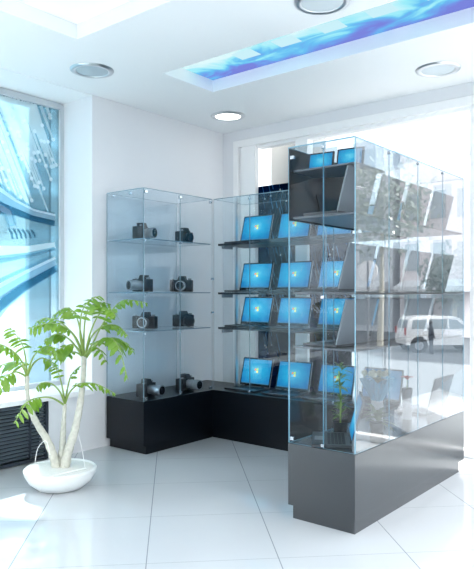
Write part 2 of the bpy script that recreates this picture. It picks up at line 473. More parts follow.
cable.n = 0
std = [(0, 1, P_mid), (-.6, .4, P_deep), (.25, .45, P_pale), (.6, .15, P_white)]
cable([(-60, 188), (0, 197), (18, 206), (36, 214), (57, 219)], [22, 15, 9, 7, 7], 'printed_cable', std)
cable([(-60, 262), (0, 252), (30, 250), (57, 245)], [8, 6, 4, 3], 'printed_cable', [(0, 1, P_white), (-1.2, .6, P_mid)])
cable([(-60, 345), (-20, 318), (0, 296), (25, 280), (57, 263)], [20, 18, 15, 11, 9], 'printed_cable', std)
cable([(-40, 215), (0, 206), (10, 212), (14, 226)], [10, 7, 6, 5], 'printed_cable', [(0, 1, P_mid), (0, .5, P_pale)])
mb = MB()
for k in range(6):
    a = on_y(10+k*4.5, 228+k*.4, YF); b = on_y(14+k*4.5, 239-k*.3, YF)
    flatpoly(mb, [(a.x, a.z), ((a.x+b.x)/2+.01, (a.z+b.z)/2), (b.x, b.z)], YR-.026, .009)
mb.build('printed_coil', P_deep, fg)

dg = thing('window_graphic', 'dark blue picture of glowing fibre strands behind the laptop case', 'window graphic', (0, 0, 0))
XF = XW+.052
ZD = 2.205
mb = MB(); mb.box(XF, XF+.002, 3.168, 3.63, .06, ZD); mb.box(XF, XF+.002, 2.62, 3.037, .06, ZD); mb.build('film', D_film, dg)
mb = MB(); mbd = MB(); mbs = MB()
for k in range(170):
    y = rr.uniform(2.65, 3.54); z = rr.uniform(.6, ZD-.02)
    L = rr.uniform(.05, .22); L = min(L, ZD-z)
    y2 = y+L*.25
    if (3.0 < y < 3.2) or 3.02 < y2 < 3.18 or y2 > 3.59: continue
    w = rr.uniform(.001, .004)
    mb.poly([(XF-.002, y-w, z), (XF-.002, y+w, z), (XF-.002, y2+w, z+L), (XF-.002, y2-w, z+L)])
    if k % 3 == 0: mbd.poly([(XF-.004, y+.009*math.cos(a*PI/4), z+.009*math.sin(a*PI/4)) for a in range(8)])
mb.build('printed_strands', film('blue strand print', (.12, .38, .75), (.15, .5, .95), .4), dg); mbd.build('printed_light_points', P_white, dg)

# ------------------------------------------------------------ display cases
def pane(name, parent, x0, x1, y0, y1, z0, z1, mat, edge=G_edge):
    """a sheet of glass: the broad faces are glass, the narrow rim the polished edge"""
    mb = MB(); mb.box(x0, x1, y0, y1, z0, z1)
    d = (x1-x0, y1-y0, z1-z0); ax = d.index(min(d))
    for f in mb.bm.faces:
        f.normal_update()
        f.material_index = 0 if abs(f.normal[ax]) > .5 else 1
    return mb.build(name, [mat, edge], parent)
def clamp(parent, x, y, z, ax='x', s=.016):
    s = s*.8; mb = MB(); t = .009
    if ax == 'x': mb.box(x-t, x+t, y-s, y+s, z-s*.8, z+s*.8, .002)
    else: mb.box(x-s, x+s, y-t, y+t, z-s*.8, z+s*.8, .002)
    return mb.build('glass_clamp', M_chrome, parent)
G = .006
ZB, ZTOP = .40, 2.0
LV = [1.625, 1.218, .926]
# --- camera case on the left wall
cc = thing('display_case', 'tall glass display case of cameras on a black base, against the left wall', 'display case')
ax0, ax1, ay0, ay1 = 3.222, 4.0, 3.53, 3.96
mb = MB(); mb.box(ax0, ax1-.002, ay0, ay1, .07, ZB, .002); mb.build('base_cabinet', M_cab, cc)
mb = MB(); mb.box(ax0+.035, ax1-.002, ay0+.012, ay1, 0, .07); mb.build('plinth', M_cab, cc)
mid = (ax0+ax1)/2
pane('glass_door', cc, ax0+.004, mid-.002, ay0, ay0+G, ZB+.004, ZTOP-G, G_case)
pane('glass_door', cc, mid+.002, ax1-.006, ay0, ay0+G, ZB+.004, ZTOP-G, G_case)
pane('side_pane', cc, ax0, ax0+G, ay0+G+.001, ay1, ZB, ZTOP-G, G_case)
pane('back_pane', cc, ax0+G, ax1-.004, ay1-G, ay1-.001, ZB, ZTOP-G, glass('case back glass', (.88, .93, .96), 1.3))
pane('top_pane', cc, ax0, ax1-.006, ay0, ay1, ZTOP-G, ZTOP, G_case)
for z in LV: pane('shelf', cc, ax0+.012, ax1-.01, ay0+.02, ay1-.012, z-.008, z, G_case)
for z in (ZTOP-.03, ZB+.02):
    for x in (ax0+.02, mid, ax1-.03): clamp(cc, x, ay0, z, 'y')
for z in (1.33, 1.05): clamp(cc, ax1-.012, ay0-.004, z, 'y', .012)
for z in LV: clamp(cc, ax0+.012, ay0-.001, z-.02, 'y', .008); clamp(cc, mid, ay0-.001, z-.02, 'y', .008)
clamp(cc, ax0, ay0+.15, ZTOP-.03, 'x', .012); clamp(cc, ax0, ay1-.08, ZTOP-.03, 'x', .012)
# --- laptop case along the window wall
lc = thing('display_case', 'glass display case of laptops on a black base, in front of the window', 'display case')
bx0, bx1, by0, by1 = 4.0, 4.42, 1.975, 3.975
mb = MB(); mb.box(bx0, bx1, by0, by1, .07, ZB, .002); mb.build('base_cabinet', M_cab, lc)
mb = MB(); mb.box(bx0+.012, bx1, by0, by1, 0, .07); mb.build('plinth', M_cab, lc)
yb = [3.525, 3.139, 2.753, 2.367, 1.98]
for a, b in zip(yb, yb[1:]):
    pane('glass_door', lc, bx0, bx0+G, b+.002, a-.002, ZB+.004, ZTOP-G, G_door, G_edge)
    for z in (ZTOP-.03, ZB+.02): clamp(lc, bx0, b, z, 'x', .012)
pane('top_pane', lc, bx0, bx1, by0, 3.525, ZTOP-G, ZTOP, G_door, G_edge)
for z in LV:
    mb = MB(); mb.box(bx0+.03, bx1-.02, by0+.01, 3.50, z-.018, z, .002); mb.build('shelf', M_shelf, lc)
    mb = MB(); mb.box(bx0+.02, bx0+.14, 3.43, 3.45, z-.045, z-.018); mb.build('shelf_bracket', M_grey, lc)
mb = MB(); mb.box(bx0+.2, bx0+.22, 3.44, 3.46, ZB, ZTOP-G); mb.build('shelf_upright', M_ring, lc)
# --- island
isl = thing('display_case', 'tall glass island of laptops on a grey base, nearest in the right half', 'display case')
ix0, ix1, iy0, iy1 = 2.836, 4.37, 1.555, 1.961
mb = MB(); mb.box(ix0, ix1, iy0, iy1, .068, ZB, .002); mb.build('base_cabinet', M_cab2, isl)
mb = MB(); mb.box(ix0+.004, ix1-.09, iy0+.004, iy1-.03, 0, .068); mb.build('plinth', M_cab2, isl)
ym = 1.74
pane('glass_door', isl, ix0, ix0+G, ym+.002, iy1-.002, ZB+.004, ZTOP-G, G_front, G_edgew)
pane('glass_door', isl, ix0, ix0+G, iy0+.002, ym-.002, ZB+.004, ZTOP-G, G_front, G_edgew)
xs = [ix0+.008, 3.223, 3.606, 3.99, ix1-G-.001]
for a, b in zip(xs, xs[1:]):
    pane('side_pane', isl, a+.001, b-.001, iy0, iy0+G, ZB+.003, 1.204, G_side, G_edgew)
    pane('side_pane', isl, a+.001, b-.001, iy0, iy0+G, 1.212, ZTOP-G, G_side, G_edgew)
    pane('back_pane', isl, a+.001, b-.001, iy1-G, iy1, ZB+.003, 1.60 if a < 3.4 else ZTOP-G, G_back, G_edgew)
pane('smoked_back_pane', isl, xs[0]+.001, xs[2]-.001, iy1-G, iy1, 1.604, ZTOP-G, G_smoke, M_black)['label'] = 'dark smoked glass pane'
pane('end_pane', isl, ix1-G, ix1, iy0, iy1, ZB+.003, ZTOP-G, G_back, G_edgew)
pane('top_pane', isl, ix0, ix1, iy0, iy1, ZTOP-G, ZTOP, G_back, G_edgew)
for z in LV:
    mb = MB(); mb.box(ix0+.03, ix1-.012, iy0+.012, iy1-.012, z-.012, z, .002); mb.build('shelf', M_shelf2, isl)
mb = MB()
n = 14; pts = [(ix0+.035, iy0+.012, 1.868), (ix0+.035, iy1-.012, 1.868)]
for k in range(n+1):
    a = k/n; pts.append((ix0+.20+.16*math.sin(a*PI/2+.3), iy1-.012-(iy1-iy0-.024)*a, 1.868))
mb.prism(pts[::1], (0, 0, .010)); mb.build('curved_shelf', M_shelf2, isl)['label'] = 'grey shelf with a curved rear edge'
for z in (ZTOP-.03, ZB+.02, 1.19): clamp(isl, ix0, ym, z, 'x', .012)
clamp(isl, ix0, iy1-.03, ZTOP-.06, 'x', .014); clamp(isl, ix0, iy1-.03, ZB+.03, 'x', .014)
for x in xs[1:4]:
    clamp(isl, x, iy0, ZTOP-.02, 'y', .010)
mb = MB(); mb.box(ix0+.01, xs[3], iy0-.001, iy0+.004, 1.205, 1.211); mb.build('seam_strip', M_black, isl)

# ------------------------------------------------------------ laptops
def make_laptop(label, loc, rz, group):
    t = thing('laptop', label, 'laptop', loc, rz, group)
    w, d, th = .32, .21, .016
    mb = MB(); mb.box(-w/2, w/2, -d/2, d/2, .002, th, .003); mb.build('deck', M_lid, t)
    mb = MB()
    for r in range(5):
        for k in range(14): mb.box(-.135+k*.0193, -.135+k*.0193+.0165, .055-r*.0193, .0715-r*.0193, th, th+.0015)
    mb.build('keyboard', M_key, t)
    mb = MB(); mb.box(-.045, .045, -.092, -.045, th-.0002, th+.0008); mb.build('touchpad', M_grey, t)
    h = .245; th2 = .009
    R_ = Matrix.Translation((0, d/2-.006, th)) @ Matrix.Rotation(-.26, 4, 'X')
    mb = MB(); mb.box(-w/2, w/2, 0, th2, 0, h, .003); lid = mb.build('lid', M_lidb, t); lid.matrix_local = R_
    mb = MB(); mb.box(-w/2+.001, w/2-.001, -.002, .0015, .004, h-.002); mb.build('bezel', M_blackg, lid)
    mb = MB(); mb.box(-w/2+.012, w/2-.012, -.0035, -.0022, .024, h-.013); s = mb.build('screen', M_screen, lid)
    mb = MB(); mb.box(-w/2+.012, w/2-.012, -.0042, -.0036, .024, .032); mb.build('taskbar', M_task, lid)
    mb = MB(); cz = .135; e = .017; g_ = .002
    for i, (sx, sz) in enumerate(((-1, 1), (1, 1), (-1, -1), (1, -1))):
        mb.mi = i
        x0, x1 = (g_*sx, (e+g_)*sx); z0, z1 = (g_*sz, (e+g_)*sz)
        def wv(x): return .003*math.sin(x*120)
        q = [(x0, -.0045, cz+z0+wv(x0)), (x1, -.0045, cz+z0+wv(x1)), (x1, -.0045, cz+z1+wv(x1)), (x0, -.0045, cz+z1+wv(x0))]
        mb.poly(q)
    mb.build('desktop_emblem', M_fl, lid)
    mb = MB(); mb.cyl((-.09, d/2-.004, th-.001), .006, .03, 12, 'X'); mb.build('hinge', M_black, t)
    mb = MB(); mb.cyl((.09, d/2-.004, th-.001), .006, .03, 12, 'X'); mb.build('hinge', M_black, t)
    return t
lev = [(1.625, 'top shelf'), (1.218, 'second shelf'), (.926, 'third shelf'), (.4, 'base top')]
order = ['leftmost', 'second from the left', 'third from the left', 'rightmost']
proto = None
for li, (z, nm) in enumerate(lev):
    for k in range(4):
        y = 3.305-.388*k
        lab = f'open laptop on the {nm} of the case by the window, {order[k]}'
        loc = (bx0+.175, y, z+.001)
        rz = -PI/2+random.uniform(-.05, .05)
        if proto is None: proto = make_laptop(lab, loc, rz, 'laptops in the case by the window')
        else: dup(proto, loc, rz, lab, 'laptops in the case by the window')
order2 = ['nearest the front doors', 'second from the front', 'third from the front', 'farthest from the front doors']
for li, (z, nm) in enumerate(lev):
    for k in range(4):
        x = 3.035+.383*k
        if li == 3 and k in (1, 2): continue
        rz = PI+random.uniform(-.04, .04); y = 1.785
        if li == 3 and k == 0: rz = PI+.55; x = 3.02; y = 1.80
        dup(proto, (x, y, z+.001), rz, f'open laptop on the {nm} of the island, {order2[k]}', 'laptops in the island')

# digital photo frames on the curved shelf
def photo_frame(label, y):
    t = thing('digital_photo_frame', label, 'photo frame', (ix0+.13, y, 1.879), -PI/2+.12, 'photo frames on the curved shelf')
    R_ = Matrix.Rotation(-.2, 4, 'X')
    mb = MB(); mb.box(-.075, .075, 0, .012, 0, .105, .002); f = mb.build('frame', M_blackg, t); f.matrix_local = R_
    mb = MB(); mb.box(-.066, .066, -.002, -.0005, .01, .096); mb.build('screen', M_screen, f)
    mb = MB(); mb.box(-.02, .02, .012, .05, 0, .006); mb.build('stand', M_black, t)
photo_frame('small blue-screened photo frame on the curved top shelf of the island, left one', 1.84)
photo_frame('small blue-screened photo frame on the curved top shelf of the island, right one', 1.66)

# ------------------------------------------------------------ cameras
def make_camera(label, loc, rz, lens_len, lens_mat, lens_r=.034):
    t = thing('camera', label, 'camera', loc, rz, 'cameras in the display case')
    mb = MB()
    mb.box(-.07, .07, -.024, .024, .002, .085, .008)
    mb.build('camera_body', M_black, t, True)
    mb = MB(); mb.box(-.076, -.042, -.048, -.015, .004, .088, .010); mb.build('grip', M_key, t, True)
    mb = MB(); mb.prism([(-.03, -.03, .08), (.03, -.03, .08), (.019, -.022, .112), (-.019, -.022, .112)], (0, .045, 0))
    mb.build('viewfinder_hump', M_black, t)
    mb = MB(); L = lens_len
    mb.cyl((.004, -.022-L*.15, .045), lens_r*.92, L*.3, 28, 'Y'); mb.cyl((.004, -.022-L*.5, .045), lens_r, L*.42, 28, 'Y'); mb.cyl((.004, -.022-L*.86, .045), lens_r*1.08, L*.30, 28, 'Y')
    ln = mb.build('lens', lens_mat, t, True)
    mb = MB(); mb.cyl((.004, -.022-L*1.01, .045), lens_r*.85, .003, 28, 'Y'); mb.build('front_element', M_blackg, ln, True)
    mb = MB(); mb.cyl((.004, -.022-L*.70, .045), lens_r*1.03, .006, 28, 'Y'); mb.build('lens_ring', M_silver, ln, True)
    mb = MB(); mb.cyl((.05, 0, .09), .012, .012, 16); mb.build('mode_dial', M_grey, t, True)
    mb = MB(); mb.cyl((-.058, -.028, .091), .007, .008, 12); mb.build('shutter_button', M_silver, t, True)
    mb = MB(); mb.box(-.035, .035, .024, .026, .02, .07); mb.build('rear_display', M_blackg, t)
    t.scale = (1.25, 1.25, 1.2)
    return t
cams = [
 (3.38, 3.73, LV[0], .30, .07, M_grey, 'black camera with lens to the right on the top glass shelf, left one'),
 (3.87, 3.74, LV[0], .1, .03, M_black, 'compact black camera turned right on the top glass shelf, right one'),
 (3.42, 3.74, LV[1], -1.8, .09, M_silver, 'black camera with long grey lens turned left on the second glass shelf'),
 (3.85, 3.74, LV[1], -1.1, .045, M_silver, 'black camera facing forward on the second glass shelf, right one'),
 (3.44, 3.74, LV[2], -1.2, .05, M_silver, 'black camera on the third glass shelf, left one'),
 (3.86, 3.74, LV[2], -.45, .075, M_black, 'black camera with wide lens hood turned right on the third glass shelf'),
 (3.42, 3.72, .40, .15, .10, M_silver, 'camera with long lens lying towards the right on the black base, left one'),
 (3.84, 3.70, .40, .05, .10, M_grey, 'black camera with long lens on the black base, right one'),
]
for x, y, z, rz, L, lm, lab in cams:
    make_camera(lab, (x, y, z+.001), rz, L, lm, .038 if 'hood' in lab else .032)

# ------------------------------------------------------------ downlights
DL = [(2.764, 3.553, 'dim', 'round chrome ceiling lamp above the left window'), (4.225, 3.554, 'on', 'lit round ceiling lamp above the camera case'),
      (4.258, 1.694, 'half', 'round chrome ceiling lamp at the right, above the island'), (2.882, 1.775, 'half', 'round ceiling lamp cut by the top edge of the picture')]
M_lamp_half = pbr('lamp glass', (.5, .58, .62), .3, emit=(.9, .97, 1), es=.1)
for x, y, st, lab in DL:
    t = thing('ceiling_downlight', lab, 'ceiling lamp', (x, y, CE), 0, 'round ceiling lamps')
    mb = MB(); mb.lathe([(.112, -.010), (.116, -.013), (.128, -.014), (.144, -.009), (.150, -.002), (.150, 0), (.105, 0), (.112, -.010)], 48); mb.build('ring', M_ring, t, True)
    mb = MB(); mb.lathe([(0, -.009), (.06, -.009), (.111, -.007), (.107, -.001), (0, -.001)], 40)
    mb.build('lamp_glass', {'dim': M_lamp_dim, 'on': M_lamp_on, 'half': M_lamp_half}[st], t, True)

# ------------------------------------------------------------ potted palm
PX, PY = 2.37, 3.36
RIGHT = Vector((CB, -CA, 0)); FWD = Vector((CA, CB, 0))
D0 = PX*CA+PY*CB
palm = thing('potted_palm', 'three-stemmed palm with bright green fronds in a low white bowl', 'potted plant', (PX, PY, 0))
def loc_(px, py, dd=0): return at_depth(px, py, D0+dd)-Vector((PX, PY, 0))
mb = MB(); mb.lathe([(0, .0), (.11, .0), (.14, .006), (.19, .045), (.216, .09), (.222, .118), (.214, .126), (.204, .118), (.20, .10), (0, .10)], 56)
mb.build('planter_bowl', M_pot, palm, True)
mb = MB(); mb.lathe([(0, .128), (.08, .126), (.15, .122), (.2045, .1165)], 40); mb.build('gravel', M_peb, palm, True)
def spline(P, n=8):
    P = [Vector(p) for p in P]; out = []
    for i in range(len(P)-1):
        p0 = P[max(i-1, 0)]; p1 = P[i]; p2 = P[i+1]; p3 = P[min(i+2, len(P)-1)]
        for k in range(n):
            t = k/n
            out.append(.5*((2*p1)+(-p0+p2)*t+(2*p0-5*p1+4*p2-p3)*t*t+(-p0+3*p1-3*p2+p3)*t**3))
    out.append(P[-1]); return out
trunks = [([(57, 472), (54, 458), (47, 440), (36, 422), (29, 405), (27, 388), (27, 376)], .034, .016, [0, 0, -.02, -.04, -.06, -.08, -.08]),
          ([(62, 472), (62, 455), (63, 435), (64, 418), (65, 404)], .032, .014, [.02, .03, .04, .05, .06]),
          ([(64, 472), (68, 452), (75, 430), (80, 405), (83, 380), (84, 356)], .036, .019, [0, 0, 0, .01, .02, .03])]
for P, r0, r1, dd in trunks:
    pp = spline([loc_(x, y, d) for (x, y), d in zip(P, dd)], 6); n = len(pp)
    rad = [.88*(r0+(r1-r0)*min(1, i/n*1.3))*(1+.07*math.sin(i*2.1)) for i in range(n)]
    mb = MB(); mb.tube(pp, rad, 14); mb.build('trunk', M_trunk, palm, True)
def frond(pts, dds, nl, ll, start=.35, petr=.0055, rot=0):
    """a stalk through the points with paired lobed leaflets beyond 'start'"""
    pp = spline([loc_(x, y, d) for (x, y), d in zip(pts, dds)], 10); n = len(pp)
    mb = MB(); mb.mi = 0
    mb.tube(pp, [petr*(1.25-.95*i/n) for i in range(n)], 6)
    mb.mi = 1
    up = Vector((0, 0, 1))
    rr = random.Random(int(pts[-1][0]*7+pts[-1][1]))
    nl = int(nl*.8)
    for k in range(nl):
        f = start+(1-start)*(k+.5)/nl; i = min(n-2, int(f*(n-1))); p = pp[i]; t = (pp[i+1]-pp[max(i-1, 0)]).normalized()
        side = t.cross(up)
        if side.length < .1: side = RIGHT.copy()
        side.normalize(); nrm = side.cross(t).normalized()
        prof = math.sin(PI*min(1, .18+.82*(k+.5)/nl))**.6 if nl > 3 else 1
        for sgn in (-1, 1):
            l = ll*1.2*(.35+.65*prof)*rr.uniform(.85, 1.1)
            dirn = (side*sgn*1.0+t*rr.uniform(.3, .55)-nrm*(rr.uniform(.35, .95) if sgn < 0 else rr.uniform(-.35, .4))).normalized()
            wv = (t-dirn*t.dot(dirn)+up*rr.uniform(-.3, .3)).normalized(); wd = l*.19
            droop = -up*l*.30
            # lobed leaflet outline, folded along its rib
            prof_ = [(0, .12), (.18, .75), (.34, 1.0), (.5, .8), (.62, 1.0), (.8, .7), (1.0, 0)]
            mid_ = [mb.bm.verts.new(p+dirn*l*u+droop*u*u) for u, w in prof_]
            for s2 in (-1, 1):
                ed = [mb.bm.verts.new(p+dirn*l*u+droop*u*u+wv*s2*wd*w+nrm*.10*wd*w) for u, w in prof_[:-1]]
                for q in range(len(prof_)-2):
                    fc = mb.bm.faces.new((mid_[q], mid_[q+1], ed[q+1], ed[q])); fc.material_index = 1
                fc = mb.bm.faces.new((mid_[-2], mid_[-1], ed[-1])); fc.material_index = 1
    # end leaflet
    return mb.build('frond', [M_stem, M_leaf], palm, True, fixn=False)
F = [
 # right crown
 ([(84, 356), (76, 338), (66, 328), (50, 323), (28, 329)], [.03, 0, -.05, -.1, -.15], 13, .072, .42),
 ([(84, 356), (81, 335), (76, 316), (66, 308), (52, 316)], [.03, .05, .08, .12, .16], 11, .070, .45),
 ([(84, 356), (84, 332), (87, 312), (96, 303), (110, 304)], [.03, .06, .1, .14, .16], 11, .070, .45),
 ([(85, 356), (90, 334), (98, 316), (108, 308), (116, 316)], [.03, -.03, -.08, -.14, -.2], 10, .070, .45),
 ([(85, 357), (94, 341), (104, 322), (122, 301), (147, 303)], [.03, .03, .05, .08, .10], 15, .060, .40),
 ([(86, 357), (96, 344), (108, 338), (118, 346), (128, 380)], [.03, -.06, -.13, -.18, -.22], 14, .092, .28),
 ([(86, 358), (97, 345), (112, 338), (124, 342), (134, 352)], [.03, .1, .18, .22, .25], 10, .060, .5),
 ([(83, 357), (74, 345), (62, 348), (52, 354)], [.03, -.02, -.05, -.1], 9, .066, .35),
 ([(83, 357), (74, 352), (62, 356), (46, 360)], [.03, .08, .12, .15], 8, .06, .35),
 ([(84, 356), (80, 334), (82, 312), (90, 300), (100, 296)], [.03, -.03, -.07, -.12, -.16], 10, .06, .4),
 ([(83, 356), (74, 336), (60, 322), (46, 318), (36, 322)], [.03, .1, .16, .22, .27], 10, .062, .45),
 ([(85, 356), (92, 336), (104, 326), (118, 326), (128, 336)], [.03, .0, -.0, -.02, -.05], 11, .065, .45),
 ([(84, 357), (92, 348), (100, 350), (106, 362)], [.03, -.08, -.13, -.16], 7, .06, .35),
 ([(83, 357), (70, 340), (56, 334), (44, 342)], [.03, .0, -.02, -.05], 10, .06, .4),
 # left crown
 ([(27, 377), (22, 362), (14, 352), (0, 345), (-16, 352)], [-.08, -.1, -.14, -.2, -.2], 11, .07, .35),
 ([(27, 377), (22, 366), (12, 362), (-6, 368)], [-.08, -.05, 0, .05], 9, .075, .3),
 ([(27, 377), (31, 362), (38, 351), (48, 346), (60, 350)], [-.08, -.1, -.13, -.16, -.2], 10, .060, .45),
 ([(27, 377), (33, 364), (42, 358), (50, 362), (53, 368)], [-.08, -.02, .03, .06, .1], 7, .05, .55),
 ([(27, 377), (25, 355), (20, 340), (8, 328)], [-.08, .0, .08, .12], 9, .06, .45),
 ([(27, 377), (16, 372), (4, 378), (-8, 388)], [-.08, -.16, -.22, -.26], 8, .07, .4),
 # small middle crown
 ([(65, 404), (60, 392), (52, 384), (42, 383), (36, 388)], [.06, .03, 0, -.03, -.05], 7, .05, .5),
 ([(65, 404), (62, 386), (58, 372), (54, 366)], [.06, .08, .1, .12], 6, .045, .5),
 ([(65, 404), (68, 386), (72, 374), (80, 366)], [.06, .1, .14, .18], 6, .045, .5),
 ([(65, 404), (70, 392), (80, 384), (96, 384), (116, 394)], [.06, .02, -.03, -.08, -.1], 11, .056, .4),
 ([(64, 405), (52, 398), (38, 398), (26, 404), (14, 424)], [.06, -.04, -.12, -.2, -.24], 10, .062, .45),
]
for pts, dd, nl, ll, st in F: frond(pts, dd, nl, ll, st)
for a, b in (([(35, 463), (38, 448), (46, 441), (50, 455)], -.1), ([(77, 430), (80, 440), (83, 455), (85, 470)], .02), ([(40, 492), (44, 480), (60, 474), (86, 468)], -.18)):
    mb = MB(); mb.tube(spline([loc_(x, y, b) for x, y in a], 8), .0022, 6); mb.build('support_wire', M_wire, palm, True)

# ------------------------------------------------------------ small plants and flowers in the island
def bush(mb, c, n, l, w, up=.7, rr=random.Random(5), mi=1):
    for k in range(n):
        a = rr.uniform(0, 2*PI); e = rr.uniform(.1, up*1.4)
        d = Vector((math.cos(a)*math.cos(e), math.sin(a)*math.cos(e), math.sin(e)))
        s = d.cross(Vector((0, 0, 1))).normalized(); L = l*rr.uniform(.6, 1.1)
        p = Vector(c)+Vector((0, 0, rr.uniform(0, l*.4)))
        dr = Vector((0, 0, -L*.35))
        q = [p, p+d*L*.35+s*w, p+d*L*.35-s*w, p+d*L*.75+s*w*.8+dr*.5, p+d*L*.75-s*w*.8+dr*.5, p+d*L+dr]
        v = [mb.bm.verts.new(x) for x in q]
        for f in ((v[0], v[1], v[2]), (v[1], v[3], v[4], v[2]), (v[3], v[5], v[4])):
            fc = mb.bm.faces.new(f); fc.material_index = 0
t = thing('small_potted_plant', 'small pale green plant in a grey pot on the island base', 'potted plant', (3.40, 1.72, ZB))
mb = MB(); mb.lathe([(0, 0), (.035, 0), (.045, .05), (.042, .055), (.038, .045), (0, .045)], 24); mb.build('plant_pot', M_grey, t, True)
mb = MB(); bush(mb, (0, 0, .05), 34, .13, .014); mb.build('foliage', M_leaf2, t)
t = thing('leafy_plant', 'tall variegated leafy plant in a dark pot beside the island laptop', 'potted plant', (3.22, 1.86, ZB))
mb = MB(); mb.lathe([(0, 0), (.035, 0), (.045, .07), (.038, .065), (0, .06)], 24); mb.build('plant_pot', M_black, t, True)
mb = MB(); mb.tube([(0, 0, .06), (.005, .0, .2), (0, .01, .36)], .005, 8); mb.build('plant_stem', M_stem, t)
mb = MB()
for k in range(6): bush(mb, (0, 0, .08+.055*k), 9, .085, .011, rr=random.Random(k))
mb.build('foliage', leafmat('variegated leaf', (.05, .13, .05), (.45, .55, .25)), t)
t = thing('bouquet', 'pale blue wrapped bouquet standing in the island', 'flowers', (3.62, 1.83, ZB))
mb = MB(); mb.lathe([(0, 0), (.035, 0), (.04, .10), (.035, .16), (.03, .155), (0, .15)], 24); mb.build('vase', M_white, t, True)
mb = MB(); rq = random.Random(9)
n = 26; lo = [mb.bm.verts.new((.03*math.cos(2*PI*k/n), .03*math.sin(2*PI*k/n), .13)) for k in range(n)]
hi = [mb.bm.verts.new(((.085+.025*(k % 2))*math.cos(2*PI*k/n), (.085+.025*(k % 2))*math.sin(2*PI*k/n), .27+rq.uniform(-.02, .03))) for k in range(n)]
for k in range(n): mb.bm.faces.new((lo[k], lo[(k+1) % n], hi[(k+1) % n], hi[k]))
mb.build('wrapping', pbr('blue wrapping paper', (.25, .62, .85), .4), t)
mb = MB(); bush(mb, (0, 0, .24), 24, .09, .016); mb.build('foliage', M_leaf2, t)
mb = MB()
for k in range(7):
    a = k*2.4; r = .03+.008*k; bmesh.ops.create_icosphere(mb.bm, subdivisions=2, radius=.02, matrix=Matrix.Translation((r*math.cos(a), r*math.sin(a), .31)))
mb.build('blossoms', pbr('cream petals', (.85, .85, .65), .6), t)
t = thing('flower_vase', 'grey vase with a red flower standing in the island', 'flowers', (3.86, 1.74, ZB))
mb = MB(); mb.lathe([(0, 0), (.03, 0), (.028, .08), (.035, .20), (.03, .195), (.022, .08), (0, .02)], 24); mb.build('vase', M_grey, t, True)
mb = MB(); mb.tube([(0, 0, .03), (0, 0, .25)], .003, 6); mb.build('flower_stalk', M_stem, t)
mb = MB()
for k in range(12):
    a = k*PI/6; mb.poly([(0, 0, .26), (.035*math.cos(a-.2), .035*math.sin(a-.2), .275), (.045*math.cos(a), .045*math.sin(a), .27), (.035*math.cos(a+.2), .035*math.sin(a+.2), .275)])
bmesh.ops.create_icosphere(mb.bm, subdivisions=2, radius=.014, matrix=Matrix.Translation((0, 0, .268)))
mb.build('flower_head', pbr('red petals', (.75, .05, .06), .5), t)

